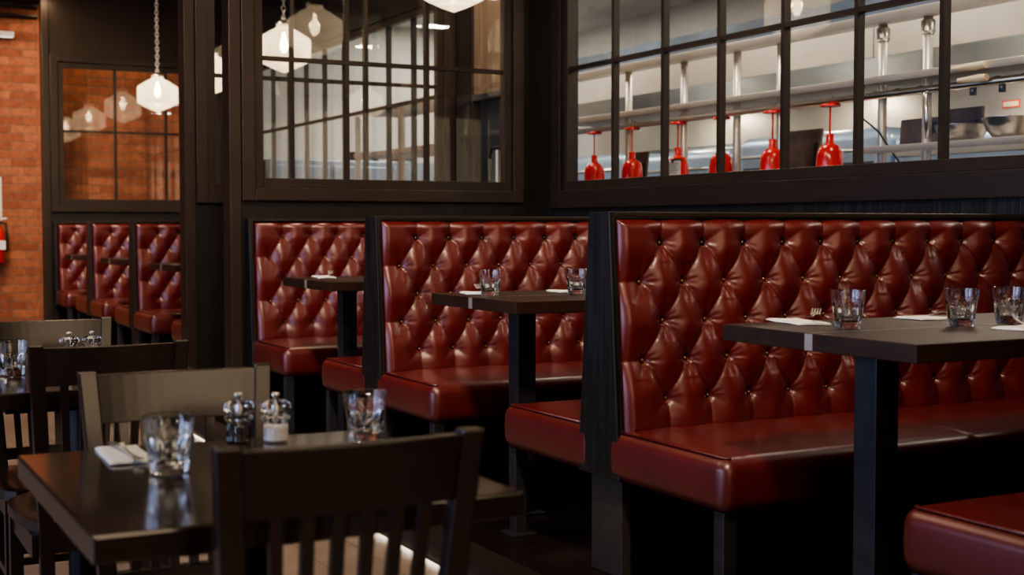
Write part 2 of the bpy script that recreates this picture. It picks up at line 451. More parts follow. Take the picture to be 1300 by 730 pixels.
def partition(name, y, face, win):
    """screen across the booths: end post on the aisle, panelling below, glazed above; y = shown face"""
    s = structure(name)
    back = y - face*.13
    y0, y1 = sorted((y, back))
    MB().box(1.89, 1.95, y0, y1, 0, CEIL).build('end_post', 'brown_black_wood', s, bevel=.004)
    MB().box(1.95, XK, y0+.02, y1-.02, 0, GZ0-.05).build('lower_panel', 'dark_wood', s)
    MB().box(1.95, XK, y0+.02, y1-.02, GZ1+.05, CEIL).build('upper_panel', 'brown_black_wood', s)
    MB().box(1.95, 2.02, y0+.02, y1-.02, GZ0-.05, GZ1+.05).build('stile_panel', 'brown_black_wood', s)
    MB().box(3.50, XK, y0+.02, y1-.02, GZ0-.05, GZ1+.05).build('corner_panel', 'dark_wood', s)
    framed_window(win, 'Y', 2.071, 3.45, [2.53, 2.99], y-face*.045, face, (.066,.05))
    return s
partition('wall_divider', YA, -1, 'window_3')
partition('wall_divider_passage', YB, -1, 'window_4')
partition('wall_divider_far', YC, -1, 'window_5')

# ------------------------------------------------------------------ tufted booth benches
BW = XK - .012                   # wall end of the benches
RZ = [.942 - .11*k for k in range(5)]
TX0 = 2.128 - XE; TA = .0735
def tuft_height(x, z, L):
    """x measured from the bench end, z from the platform; returns puff height in metres"""
    nb = int((L - .06 - TX0)//(2*TA))
    xr = TX0 + nb*2*TA + TA
    X = np.clip((x - TX0)/TA, -1, (xr-TX0)/TA)
    w = np.clip((RZ[0] - z)/.11, 0, 4)
    nrow = np.floor(w); fr = w - nrow
    w2 = nrow + fr**.86
    s = (X + w2)/2; t = (X - w2)/2
    f = np.abs(np.sin(PI*s)); g = np.abs(np.sin(PI*t))
    fg = f*g; mx = np.maximum(f, g)
    # along the border pleats the fold eases off away from its button
    ex = np.maximum(np.maximum(-1-(x-TX0)/TA, (x-xr)/TA)*TA, 0); ez = np.maximum(np.maximum(z-RZ[0], RZ[4]-z), 0)
    q = np.clip((ex+ez)/.055, 0, 1); mx = np.maximum(mx, np.sin(q*PI/2)**.8)
    h = (.011*fg**.18 + .006*fg**.75)*(1-.12*q) + .007*fg**.75 + .002*q + .021*mx**.60
    # little gathers fanning from every button
    k = np.round(w); par = np.mod(k, 2)
    bx = np.round((X - par)/2)*2 + par
    dx = (X - bx)*TA; dz = (w - k)*.11
    d = np.sqrt((np.abs(dx)+ex)**2*(ex > 0) + dx*dx*(ex <= 0) + (np.abs(dz)+ez)**2); an = np.arctan2(dz, dx)
    pit = np.clip(d/.017, 0, 1); h = h*(.2+.8*pit*pit*(3-2*pit))
    h = h + .0016*np.sin(an*11 + bx*1.7)*np.exp(-((d-.022)/.014)**2)
    h = h + .0020*np.sin(X*2.3+w*1.7+np.sin(w*3.1))*np.exp(-((d-.05)/.03)**2)
    return h
def tuft_points(L):
    pts = []
    nb = int((L - .06 - TX0)//(2*TA))
    for k in range(5):
        for i in range(-1, nb+2):
            x = TX0 + 2*TA*i + (TA if k % 2 else 0)
            if .05 < x < L-.03: pts.append((x, RZ[k]))
    return pts
Z0B, Z1B = .405, 1.012
def back_y(z): return .062 + (.112-.062)*(1.01-z)/(.60)     # distance of the leather face plane from the divider centre
def tufted_back(name, L, side, step, parent, buttons=True, off=0.):
    nx = int(L/step); nz = int((Z1B-Z0B)/step)
    xs = np.linspace(0, L, nx+1); zs = np.linspace(Z0B, Z1B, nz+1)
    Xg, Zg = np.meshgrid(xs, zs, indexing='ij')
    h = tuft_height(Xg, Zg, L)
    def fall(e, w): q = np.clip(e/w, 0, 1); return np.sqrt(np.clip(1-(1-q)**2, 0, 1))
    edge = np.minimum(np.minimum(fall(Xg,.035), fall(L-Xg,.035)), np.minimum(fall(Z1B-Zg,.03), fall(Zg-Z0B+.012,.04)))
    face = .062 + (.112-.062)*(1.01-Zg)/.60 + off
    y = face - .034 + (h)*(.15+.85*edge) + .010*(edge-1)
    x0 = XE + .019
    V = np.stack([Xg + x0, side*y, Zg], -1).reshape(-1, 3)
    idx = np.arange((nx+1)*(nz+1)).reshape(nx+1, nz+1)
    F = np.stack([idx[:-1,:-1], idx[1:,:-1], idx[1:,1:], idx[:-1,1:]], -1).reshape(-1, 4)
    # skirts back to the divider
    ring = list(idx[:,0]) + list(idx[-1,1:]) + list(idx[::-1,-1][1:]) + list(idx[0,::-1][1:-1])
    base = len(V); sk = V[ring].copy(); sk[:,1] = side*.02
    V = np.concatenate([V, sk]); n = len(ring)
    SF = [(ring[i], base+i, base+(i+1)%n, ring[(i+1)%n]) for i in range(n)]
    faces = [tuple(map(int, f)) for f in F] + [tuple(map(int, f)) for f in SF]
    o = link_mesh(name, V.tolist(), faces, 'leather', parent, True)
    bm = bmesh.new(); bm.from_mesh(o.data); bmesh.ops.recalc_face_normals(bm, faces=bm.faces); bm.to_mesh(o.data); bm.free()
    if buttons:
        me = None
        for (bx, bz) in tuft_points(L):
            hh = float(tuft_height(np.array([bx]), np.array([bz]), L)[0])
            yy = (.062 + .05*(1.01-bz)/.60 + off) - .034 + hh*.15 + .0065 + .0015
            if me is None:
                pr = [(0,.0055),(.003,.005),(.0054,.0032),(.0064,0),(.0055,-.003),(0,-.004)]
                b = MB().lathe(pr, 12).build('button', 'brass_button', o, smooth=True); me = b.data
                me.transform(Matrix.Rotation(PI/2 if side < 0 else -PI/2, 4, 'X'))
            else:
                b = bpy.data.objects.new('button', me); COL.objects.link(b); b.parent = o
            b.location = (bx + x0, side*yy, bz)
    return o
SD, SZ0, SZ1 = .587, .277, .418
def seat_cushion(side, parent, seam=None, inner=.05):
    def bulge(x, y, z):
        e = min(1, max(0, (x-XE)/.12))*min(1, max(0, (SD-abs(y))/.12))
        dz = .006*e if z > .36 else 0
        dx = 0
        if seam and z > .29 and abs(x-seam) < .02: 
            k = math.exp(-((x-seam)/.005)**2); dz -= .006*k if z > .39 else 0
            return (0, (-side)*.007*k if abs(y) > SD-.03 else 0, dz)
        # the end face bellies out a little
        if x < XE+.03: dx = -.005*max(0, 1-((z-.345)/.07)**2)
        return (dx, side*.006*max(0, 1-((z-.345)/.07)**2) if abs(y) > SD-.02 else 0, dz)
    ys = sorted((side*inner, side*SD))
    vs, fs = rbox(XE+.002, BW, ys[0], ys[1], SZ0, SZ1, .034, 6, bulge, (300 if seam else 60, 14, 4))
    o = link_mesh('seat_cushion', vs, fs, 'leather', parent, True)
    # piped seams along the top edges
    zt = SZ1-.009; r = .0035
    y_f = side*(SD-.006); y_b = side*(inner+.05)
    MB().tube([(XE+.016, y_b, SZ1-.0005), (XE+.016, y_f-side*.03, SZ1-.0005), (XE+.022, y_f-side*.016, SZ1-.002), (XE+.034, y_f-side*.01, SZ1-.002)], r, 6).build('piping', 'leather', o, smooth=True)
    return o
def square_leg(parent, x, y, z0, z1, half, plate=.045):
    l = MB().box(x-half,x+half,y-half,y+half,z0,z1).build('leg', 'steel_leg', parent, bevel=.003)
    MB().box(x-plate,x+plate,y-plate,y+plate,z0,z0+.008).build('base_plate', 'steel_leg', l, bevel=.002)
    return l
def booth(y, label, sides=(-1,1), fine=(-1,), step=.0055, buttons=True, seam=None, end_panel=True, grp=None):
    t = empty('booth_bench', (0,y,0), 0, label, 'booth', grp)
    two = len(sides) == 2
    tt, tb = .0544, .1112
    if two:
        prof = [(-tb,.282),(tb,.282),(tt,1.029),(-tt,1.029)]
        MB().prism(prof, XE, XE+.022).build('end_panel', 'black_oak', t, bevel=.003)
        MB().prism([(-.05,.28),(.05,.28),(.045,1.012),(-.045,1.012)], XE+.022, BW).build('back_core', 'black_metal', t)
        MB().box(XE+.022, BW, -.052, .052, 1.014, 1.029).build('top_rail', 'brown_black_wood_x', t, bevel=.003)
        MB().box(XE+.028, XE+.06, -.081, .081, 0, .282).build('end_post', 'post_steel', t, bevel=.003)
        MB().box(XE+.06, BW, -.07, .07, 0, .28).build('plinth', 'black_metal', t)
    else:
        s = sides[0]
        ys = sorted((s*.0, s*.062)); 
        MB().prism([(s*.005,.282),(s*.112,.282),(s*.062,1.027),(s*.005,1.027)], XE-.008, XE+.016).build('end_panel', 'black_oak', t, bevel=.003)
        MB().box(XE+.016, BW, min(s*.004,s*.052), max(s*.004,s*.052), 1.013, 1.027).build('top_rail', 'brown_black_wood_x', t, bevel=.003)
        MB().box(XE+.04, BW, min(s*.005,s*.05), max(s*.005,s*.05), 0, .28).build('plinth', 'black_metal', t)
    L = BW - (XE+.019)
    for s in sides:
        det = s in fine
        tufted_back('backrest', L, s, step if det else .02, t, buttons and det)
        seat_cushion(s, t, seam if s < 0 else None)
        square_leg(t, XE+.036, s*(SD-.04 if True else 0), 0, SZ0+.004, .021)
        square_leg(t, BW-.15, s*(SD-.04), 0, SZ0+.004, .021)
    return t
booth(Y1, 'red tufted double booth nearest the camera, behind the table with three glasses', seam=2.82, step=.0042)
booth(Y2, 'red tufted double booth behind the two-glass table, middle of the near row')
booth(YA, 'red tufted single booth against the dark glazed screen, behind the napkin-only table', sides=(-1,), step=.007)
booth(Y0, 'red leather booth seat cut off at the bottom right corner of the photo', fine=(), buttons=False)
booth(YD, 'distant red tufted double booth half hidden by the black post, right of the far three', step=.008, buttons=False)
booth(YF, 'distant red tufted double booth in the middle of the far three', step=.008, buttons=False)
booth(YC, 'distant red tufted single booth at the far end, leftmost, under the brick window', sides=(-1,), step=.010, buttons=False)
booth(YB+.13, 'red leather seat corner beside the black post, backing on the passage screen', sides=(1,), fine=(), buttons=False)

# ------------------------------------------------------------------ booth tables
def booth_table(yc, label, strip_dy=.005):
    t = empty('booth_table', (0,yc,0), 0, label, 'table', 'fixed tables between the booths')
    hw = .3225; x0, x1 = 1.977, 3.62
    top = MB().box(x0, x1, -hw, hw, .710, .75).build('tabletop', 'booth_table_wood', t, bevel=.0025)
    MB().box(x0-.0012, x0+.004, strip_dy-.013, strip_dy+.013, .7115, .7485).build('inlay_strip', 'inlay', top)
    MB().box(x0+.004, x1-.01, strip_dy-.002, strip_dy+.002, .7498, .7504).build('joint_line', 'inlay', top)
    for x in (x0+.158, x1-.28):
        l = MB().box(x, x+.068, -.0412, .0302, 0, .711).build('leg', 'steel_leg', t, bevel=.002)
        MB().box(x-.028, x+.096, -.068, .058, 0, .009).build('base_plate', 'steel_leg', l, bevel=.002)
        MB().box(x-.05, x+.12, -.09, .08, .704, .711).build('top_plate', 'steel_leg', l)
    return t
T1Y, T2Y, T3Y = Y1-.894, Y2-.894, YA-.894
booth_table(T1Y, 'large dark booth table nearest the camera, on the right, set with three glasses')
booth_table(T2Y, 'dark booth table in the middle of the near row, set with two glasses')
booth_table(T3Y, 'dark booth table by the glazed screen, set with a napkin and no glass in sight')
for y, l in ((YD-.86, 'far booth table end poking out beside the black post'), (YF-.82, 'far booth table end in the middle of the far three'), (YC-.86, 'farthest booth table end, leftmost, before the booth under the brick window')):
    t = booth_table(y, l)

# ------------------------------------------------------------------ dining tables and chairs on the lower floor
def dining_table(cx, cy, label):
    t = empty('dining_table', (cx,cy,FZ), 0, label, 'table', 'dark wooden dining tables')
    MB().box(-.307,.307,-.338,.338,.712,.75).build('tabletop', 'table_wood', t, bevel=.004)
    MB().box(-.22,.22,-.25,.25,.690,.712).build('under_frame', 'black_metal', t)
    MB().tube([(0,0,.02),(0,0,.69)], .04, 20).build('column', 'black_metal', t, smooth=True, sharp=.7)
    b = MB()
    for a in (0, PI/2):
        c, s = math.cos(a), math.sin(a)
        q = [(-.25*c+.025*s, -.25*s-.025*c), (.25*c+.025*s, .25*s-.025*c), (.25*c-.025*s, .25*s+.025*c), (-.25*c-.025*s, -.25*s+.025*c)]
        b.hexa([(x,y,0.001) for x,y in q], [(x,y,.028) for x,y in q])
    b.build('base', 'black_metal', t)
    return t
dining_table(.617, 2.050, 'dark wooden dining table nearest the camera at bottom left')
dining_table(.634, 3.62, 'dark wooden dining table at the left edge, behind the nearer one')
def chair(loc, rz, label):
    t = empty('dining_chair', loc, rz, label, 'chair', 'slat-back wooden dining chairs')
    def px(s, z): # outer line of the back posts: splayed towards the top
        return s*(.140 + .026*max(0, (z-.43))/.435)
    def py(z): return -.195 - .058*max(0, (z-.43)/.435)**1.15
    hx, hy = .0165, .014
    for s in (-1, 1):
        m = MB(); zs = [0,.20,.43,.55,.68,.80,.868]
        for i, z in enumerate(zs):
            fx = s*.168 if z < .43 else px(s,z) + 0
            fx = s*.140 if z < .43 else fx
            yy = py(z) - (.03*(1-z/.43) if z < .43 else 0)
            m.v += [(fx-hx,yy-hy,z),(fx+hx,yy-hy,z),(fx+hx,yy+hy,z),(fx-hx,yy+hy,z)]
        for i in range(len(zs)-1):
            for k in range(4): m.f.append((i*4+k, i*4+(k+1)%4, i*4+4+(k+1)%4, i*4+4+k))
        m.f += [(3,2,1,0), tuple(range(len(m.v)-4, len(m.v)))]
        m.build('back_leg', 'chair_wood', t, bevel=.003)
    def board(za, zb, thick, bow, name, n=12):
        m = MB()
        for i in range(n+1):
            u = -1+2*i/n
            for z in (za, zb):
                xw = (px(1,z)-hx+.002)*u; yb = py(z) - bow*(1-u*u)
                m.v += [(xw,yb-thick/2,z),(xw,yb+thick/2,z)]
        for i in range(n):
            a = i*4; b = a+4
            m.f += [(a,b,b+2,a+2),(a+1,a+3,b+3,b+1),(a+2,b+2,b+3,a+3),(a,a+1,b+1,b)]
        m.f += [(0,2,3,1), (n*4,n*4+1,n*4+3,n*4+2)]
        return m.build(name, 'chair_wood_x', t, bevel=.002)
    board(.772, .862, .020, .014, 'crest_rail')
    board(.468, .500, .020, .006, 'lower_rail')
    for k in range(6):
        u = -1 + 2*(k+1)/7
        m = MB()
        for z in (.495, .56, .66, .775):
            xw = (px(1,z)-hx)*u; yb = py(z) - (.006+.008*(z-.495)/.28)*(1-u*u)
            m.v += [(xw-.0085,yb-.006,z),(xw+.0085,yb-.006,z),(xw+.0085,yb+.006,z),(xw-.0085,yb+.006,z)]
        for i in range(3):
            for j in range(4): m.f.append((i*4+j, i*4+(j+1)%4, i*4+4+(j+1)%4, i*4+4+j))
        m.build('slat', 'chair_wood', t)
    # scooped seat, rounded front
    n = 14; vs = []; fs = []
    for i in range(n+1):
        v = i/n; y = -.205 + .395*v
        half = .150 + .037*math.sin(min(1, v*1.6)*PI/2)
        if v > .8: half -= .035*((v-.8)/.2)**2
        for j in range(n+1):
            u = -1+2*j/n
            dip = -.012*math.exp(-((abs(u)-.45)/.3)**2)*math.exp(-((v-.45)/.3)**2)
            fr = .012*(1-u*u)*v
            vs.append((u*half, y+fr, .45+dip-.006*max(0,abs(u)-.85)/.15))
    k = len(vs); vs += [(x,y,.418 if True else z) for x,y,z in vs]
    for i in range(n):
        for j in range(n):
            a = i*(n+1)+j; fs.append((a,a+1,a+n+2,a+n+1)); fs.append((k+a,k+a+n+1,k+a+n+2,k+a+1))
    ring = [j for j in range(n+1)] + [(i)*(n+1)+n for i in range(1,n+1)] + [n*(n+1)+j for j in range(n-1,-1,-1)] + [i*(n+1) for i in range(n-1,0,-1)]
    for a, b in zip(ring, ring[1:]+ring[:1]): fs.append((a, k+a, k+b, b))
    o = link_mesh('seat', vs, fs, 'chair_wood_x', t, True, .7)
    bm = bmesh.new(); bm.from_mesh(o.data); bmesh.ops.recalc_face_normals(bm, faces=bm.faces); bm.to_mesh(o.data); bm.free()
    for s in (-1, 1):
        MB().box(s*.162-.016, s*.162+.016, .135, .167, 0, .42).build('front_leg', 'chair_wood', t, bevel=.003)
        MB().box(s*.162-.009, s*.162+.009, -.21, .14, .20, .222).build('side_stretcher', 'chair_wood', t)
        MB().box(s*.162-.009, s*.162+.009, -.19, .14, .365, .418).build('side_apron', 'chair_wood', t)
    MB().box(-.15, .15, -.03, -.012, .20, .22).build('cross_stretcher', 'chair_wood_x', t)
    MB().box(-.15, .15, .145, .160, .30, .325).build('front_stretcher', 'chair_wood_x', t)
    MB().box(-.15, .15, .142, .158, .365, .418).build('front_apron', 'chair_wood_x', t)
    MB().box(-.145, .145, -.203, -.188, .375, .418).build('back_apron', 'chair_wood_x', t)
    return t
c1 = chair((.617, 1.858, FZ), 0, 'dark slat-back wooden chair nearest the camera, its back to us in the bottom foreground')
def chair_copy(loc, rz, label):
    c = copy_tree(c1); c.location = loc; c.rotation_euler = (0,0,rz); c['label'] = label; return c
chair_copy((.622, 2.300, FZ), PI, 'wooden chair facing us across the nearest dining table, crest rail lit beige')
chair_copy((.622, 3.437, FZ), 0, 'dark wooden chair with its back to us at the second dining table')
chair_copy((.626, 3.862, FZ), PI, 'wooden chair at the left edge facing us across the second table, behind two mills')

# ------------------------------------------------------------------ tableware
def tumbler_mesh():
    n = 64
    def flute(th, z, r):
        k = max(0, min(1, (.066-z)/.012))
        if z < .004: k *= .6
        k2 = k*max(0, math.sin(PI*((z-.016)/.048))) if z > .016 else 0
        return 1 - k*.045*(1-abs(math.cos(th*5))) - .075*k2*abs(math.sin(th*5))**2
    outer = [(0,.0),(.024,.0),(.029,.002),(.0308,.006),(.0308,.012),(.0318,.016),(.0325,.022),(.0335,.03),(.0345,.038),(.0357,.046),(.0366,.054),(.0375,.061),(.0388,.066),(.0398,.076),(.0406,.0895)]
    inner = [(.0398,.0905),(.0388,.0895),(.0375,.07),(.0345,.05),(.030,.03),(.0265,.021),(.020,.017),(0,.016)]
    m = MB(); vs=[]; fs=[]
    prof = [(r,z,True) for r,z in outer] + [(r,z,False) for r,z in inner]
    for (r,z,ou) in prof:
        for k in range(n):
            th = 2*PI*k/n; rr = r*(flute(th,z,r) if ou and r>.028 else 1)
            vs.append((rr*math.cos(th), rr*math.sin(th), z))
    for i in range(len(prof)-1):
        for k in range(n): fs.append((i*n+k, i*n+(k+1)%n, (i+1)*n+(k+1)%n, (i+1)*n+k))
    o = link_mesh('glass_tumbler', vs, fs, 'clear_glass', None, True, .35)
    bm = bmesh.new(); bm.from_mesh(o.data)
    bmesh.ops.remove_doubles(bm, verts=bm.verts, dist=1e-5); bmesh.ops.recalc_face_normals(bm, faces=bm.faces); bm.to_mesh(o.data); bm.free()
    return o
tumblers = [
    (2.136,2.378,.75,'clear fluted tumbler on the nearest booth table, leftmost of its three glasses'),
    (2.420,2.304,.75,'clear fluted tumbler on the nearest booth table, middle of its three glasses'),
    (2.575,2.300,.75,'clear fluted tumbler at the right edge, rightmost on the nearest booth table'),
    (2.065,4.075,.75,'clear fluted tumbler on the middle booth table, near its aisle end beside the napkin'),
    (2.375,4.019,.75,'clear fluted tumbler on the middle booth table, partly behind the black end panel'),
    (.499,2.105,.60,'blurred clear tumbler beside the white napkin on the nearest dining table'),
    (.888,2.250,.60,'blurred clear tumbler at the far right corner of the nearest dining table'),
    (.469,3.674,.60,'clear tumbler on the second dining table at the left edge of the photo')]
tm = None
for x,y,z,l in tumblers:
    if tm is None: tm = tumbler_mesh(); g = tm
    else: g = tm.copy(); COL.objects.link(g)
    g.location = (x,y,z+.0006); g.rotation_euler = (0,0,random.random()*.6)
    tag(g, l, 'glass', 'fluted tumblers')
def napkin(x, y, z, rz, w, l, label):
    n = empty('napkin', (x,y,z), rz, label, 'napkin', 'folded white napkins')
    for i, (dz, sh) in enumerate(((0.0005,0),(.0026,.004))):
        vs, fs = rbox(-w/2+sh, w/2-sh*.3, -l/2, l/2-sh, dz, dz+.0022, .0009, 2, lambda x,y,z: (0,0,.0008*math.sin(x*70+y*40)+.0008), (6,8,1))
        link_mesh('fold', vs, fs, 'white_paper', n, True)
    return n
def fork(x, y, z, rz, label, lift=.0, kind='fork'):
    t = empty(kind, (x,y,z), rz, label, 'cutlery', 'steel cutlery on the napkins')
    n = 14; vs=[]; fs=[]
    L = .185
    for i in range(n+1):
        u = i/n; yy = -L/2 + u*.125
        w = .0045 - .0018*math.sin(u*PI)**.5 + (.002 if u < .1 else 0)
        if u < .25: w += .002*(1-u/.25)
        zz = .003 + .008*max(0,(u-.6)/.4)**1.4 + lift*u
        vs += [(-w,yy,zz),(w,yy,zz),(w,yy,zz+.0022),(-w,yy,zz+.0022)]
    for i in range(n):
        for j in range(4): fs.append((i*4+j, i*4+(j+1)%4, i*4+4+(j+1)%4, i*4+4+j))
    fs += [(3,2,1,0), tuple(range(n*4, n*4+4))]
    link_mesh('handle', vs, fs, 'steel', t, True, .6)
    m = MB(); z0 = .011+lift
    if kind == 'fork':
        m.hexa([(-.0045,.031,z0),(.0045,.031,z0),(.0115,.05,z0-.003),(-.0115,.05,z0-.003)], [(-.0045,.031,z0+.002),(.0045,.031,z0+.002),(.0115,.05,z0-.001),(-.0115,.05,z0-.001)])
        for k in range(4):
            xx = -.0095+k*.00633
            for i in range(4):
                a, b = i/4, (i+1)/4
                f = lambda q: z0-.003+.014*q**1.5+lift*.2*q
                m.hexa([(xx-.0018,.05+.042*a,f(a)),(xx+.0018,.05+.042*a,f(a)),(xx+.0015,.05+.042*b,f(b)),(xx-.0015,.05+.042*b,f(b))],
                       [(xx-.0018,.05+.042*a,f(a)+.0018),(xx+.0018,.05+.042*a,f(a)+.0018),(xx+.0015,.05+.042*b,f(b)+.0016),(xx-.0015,.05+.042*b,f(b)+.0016)])
        m.build('tines', 'steel', t)
    else:
        m.hexa([(-.0045,.031,z0-.004),(.0045,.031,z0-.004),(.003,.12,z0-.008),(-.009,.10,z0-.008)], [(-.0045,.031,z0-.002),(.0045,.031,z0-.002),(.003,.12,z0-.0065),(-.009,.10,z0-.0065)])
        m.build('blade', 'steel', t)
    return t
NT = .0062
napkin(2.165,2.590,.75,-.25,.085,.19,'folded white napkin on the nearest booth table, behind its left glass')
fork(2.180,2.55,.75+NT,PI-.62,'steel fork on the napkin behind the left glass of the nearest booth table',.012)
napkin(2.540,2.545,.75,-.1,.10,.11,'folded white napkin between the left and middle glasses, far side of the nearest booth table')
fork(2.56,2.535,.75+NT,-PI/2-.2,'steel fork on the far-side napkin of the nearest booth table',.0,'fork')
napkin(2.500,2.130,.75,.1,.12,.20,'folded white napkin at the right edge, near side of the nearest booth table')
fork(2.478,2.19,.75+NT,-.5,'steel fork on the right-edge napkin, tines raised between the two right glasses',.014)
napkin(2.085,4.235,.75,-.3,.085,.17,'folded white napkin on the middle booth table beside its left glass')
fork(2.105,4.205,.75+NT,PI-.7,'steel fork on the napkin of the middle booth table beside its left glass',.008)
napkin(2.425,4.20,.75,-.2,.08,.15,'white napkin corner on the middle booth table, beside the glass at the black end panel')
napkin(2.135,5.93,.75,-.2,.085,.23,'folded white napkin alone on the booth table by the glazed screen')
fork(2.15,5.89,.75+NT,PI-.3,'steel fork with raised tines on the napkin by the glazed screen',.006)
napkin(.468,2.292,.60,-.05,.072,.175,'folded white napkin on the nearest dining table beside its left tumbler')
fork(.470,2.285,.60+NT,0.02,'steel knife lying across the napkin on the nearest dining table',0,'knife')

def mill(x, y, z, label, content, cont_name, part_label):
    t = empty('spice_mill', (x,y,z), 0, label, 'mill', 'clear salt and pepper mills')
    body = [(0,.001),(.0215,.001),(.0228,.003),(.0228,.030),(.0205,.034),(.019,.037),(.0255,.041),(.0275,.044),(.0255,.047),(.0185,.050),
            (.020,.053),(.0265,.058),(.0288,.064),(.0270,.070),(.018,.0755),(.008,.0775),(0,.078)]
    o = MB().lathe(body, 60, mod=lambda th,z,r: 1-.075*(1-abs(math.cos(th*5)))*(1 if (z<.031 or .040<z<.074) and r > .01 else 0)).build('body', 'clear_glass', t, smooth=True, sharp=.35)
    MB().lathe([(0,.004),(.0185,.004),(.0185,.026 if content == 'salt' else .028),(0,.0285)], 24).build(cont_name, content, t, smooth=True, sharp=.6)['label'] = part_label
    MB().tube([(0,0,.030),(0,0,.072)], .0014, 8).build('spindle', 'steel', t, smooth=True)
    MB().lathe([(0,.0782),(.006,.0784),(.005,.0808),(.0075,.083),(.0080,.086),(.006,.089),(0,.0902)], 20).build('knob', 'steel', t, smooth=True)
    return t
mill(.683,2.350,.6005,'clear mill with dark peppercorns on the nearest dining table, left of the pair','pepper','peppercorns','dark peppercorns in the base')
mill(.742,2.318,.6005,'clear mill with white salt on the nearest dining table, right of the pair','salt','salt_fill','white salt in the base')
mill(.655,3.93,.6005,'clear mill on the second dining table, left of its pair','pepper','peppercorns','dark peppercorns in the base')
mill(.718,3.93,.6005,'clear mill on the second dining table, right of its pair','salt','salt_fill','white salt in the base')

# ------------------------------------------------------------------ pendants
def pendant(x, y, label, zt=1.985):
    t = empty('pendant_light', (x,y,zt), 0, label, 'pendant light', 'glass schoolhouse pendants on chains')
    prof = [(.0,.0),(.012,.004),(.060,.022),(.125,.052),(.168,.076),(.176,.084),(.176,.20),(.174,.216),(.166,.226),(.10,.268),(.060,.288),(.050,.298),(.050,.318)]
    MB().lathe(prof, 48, mod=lambda th,z,r: 1-.012*abs(math.sin(th*8))).build('glass_shade', 'pendant_glass', t, smooth=True, sharp=.5)
    MB().lathe([(0,.345),(.02,.343),(.055,.325),(.056,.312),(.048,.310),(0,.310)], 28).build('fitter_cap', 'steel', t, smooth=True, sharp=.6)
    MB().lathe([(0,.13),(.012,.135),(.024,.155),(.028,.18),(.022,.21),(.013,.235),(.012,.262),(0,.264)], 20).build('bulb', 'bulb_glow', t, smooth=True)
    MB().tube([(0,0,.262),(0,0,.312)], .016, 14).build('socket', 'steel', t, smooth=True, sharp=.6)
    m = MB(); z = .355; k = 0
    while z + zt < CEIL-.03:
        m.torus((0,0,z), .014, .0042, 'X' if k % 2 else 'Y', 12, 6, 1.5); z += .032; k += 1
    m.torus((0,0,.352), .014, .004, 'X', 14, 6)
    m.build('chain', 'steel', t, smooth=True)
    MB().lathe([(0,CEIL-zt-.035),(.03,CEIL-zt-.032),(.06,CEIL-zt-.004),(.06,CEIL-zt-.001)], 24).build('ceiling_rose', 'steel', t, smooth=True)
    L = bpy.data.lights.new('pendant_lamp', 'POINT'); L.energy = 6; L.color = (1,.76,.50); L.shadow_soft_size = .03
    lo = bpy.data.objects.new('pendant_lamp', L); COL.objects.link(lo); lo.location = (x,y,zt+.19)
    return t
pendant(2.70, 5.70, 'glass pendant whose pointed tip alone shows at the top edge of the photo')
pendant(2.75, 11.85, 'glowing glass pendant on a chain over the far booths, before the brick window')
pendant(2.75, 10.10, 'glowing glass pendant glimpsed in the slit between the two black posts')
pendant(2.78, 8.45, 'bright glass pendant on a chain seen through the left panes of the glazed screen')
pendant(2.70, T2Y, 'glass pendant hung over the two-glass middle booth table')
pendant(2.70, T1Y, 'glass pendant hung over the nearest booth table with three glasses')

# ------------------------------------------------------------------ brick wall fittings, far left
t = empty('notice_sign', (1.46,12.985,1.24), 0, 'white framed notice on the brick wall at the left edge, above the extinguisher', 'sign')
MB().box(-.13,.13,-.012,0,-.195,.195).build('frame', 'white_paint', t, bevel=.004)
MB().box(-.115,.115,-.014,-.011,-.18,.18).build('sheet', 'white_paper', t)
MB().box(-.10,.118,-.0155,-.013,-.19,-.165).box(.098,.108,-.0155,-.013,-.16,.17).build('red_border', 'label_red', t)
t = empty('fire_extinguisher', (1.52,12.90,.66), 0, 'red fire extinguisher hung on the brick wall below the white notice', 'fire extinguisher')
MB().lathe([(0,0),(.07,0),(.078,.01),(.078,.26),(.06,.31),(.03,.335),(0,.337)], 28).build('cylinder', 'red_enamel', t, smooth=True, sharp=.7)
MB().lathe([(.0,.335),(.025,.335),(.025,.37),(0,.372)], 16).build('valve', 'steel', t, smooth=True, sharp=.6)
MB().tube([(.0,0,.37),(.05,-.01,.39),(.10,-.01,.40)], .009, 8).build('lever', 'white_paint', t, smooth=True)
MB().tube([(.02,0,.36),(.09,-.02,.355),(.098,-.02,.25),(.092,-.02,.10)], .011, 8).build('hose', 'rubber_black', t, smooth=True)
MB().box(-.05,.0785,-.0795,-.06,.12,.20).build('label_plate', 'white_paper', t)
MB().box(-.02,.02,.0,.1,.20,.24).build('bracket', 'black_metal', t)
t = empty('wall_light', (1.30,12.93,2.72), 0, 'slim white bar light on the brick wall at the upper left edge', 'wall light')
MB().box(-.41,.41,-.035,.0,-.02,.03).build('housing', 'white_paint', t, bevel=.004)
MB().box(-.40,.40,-.03,-.005,-.024,-.019).build('diffuser', 'wall_light_glow', t)
MB().box(-.02,.02,0,.072,-.01,.02).build('bracket', 'black_metal', t)
t = empty('shadow_line_pipes', (0,12.7,2.86), 0, 'run of dark pipes standing in for shadow lines high on the brick wall at the upper left', 'pipes')  # pipes added in place of dark shadow lines on the upper brick
for dz, r in ((0,.022),(.10,.035),(.26,.045)):
    MB().tube([(-4.4,0,dz),(1.88,0,dz)], r, 12).build('pipe', 'black_metal', t, smooth=True)
for x in (-3,-1.2,.6): MB().box(x-.015,x+.015,-.02,.28,-.04,.34).build('hanger', 'black_metal', t)
o = MB().box(-4.5, 1.9, 12.3, 12.98, 3.02, CEIL).build('trim_2', 'dark_ceiling'); tag(o, kind='structure')  # soffit added out of view to cast shadow on the upper brick

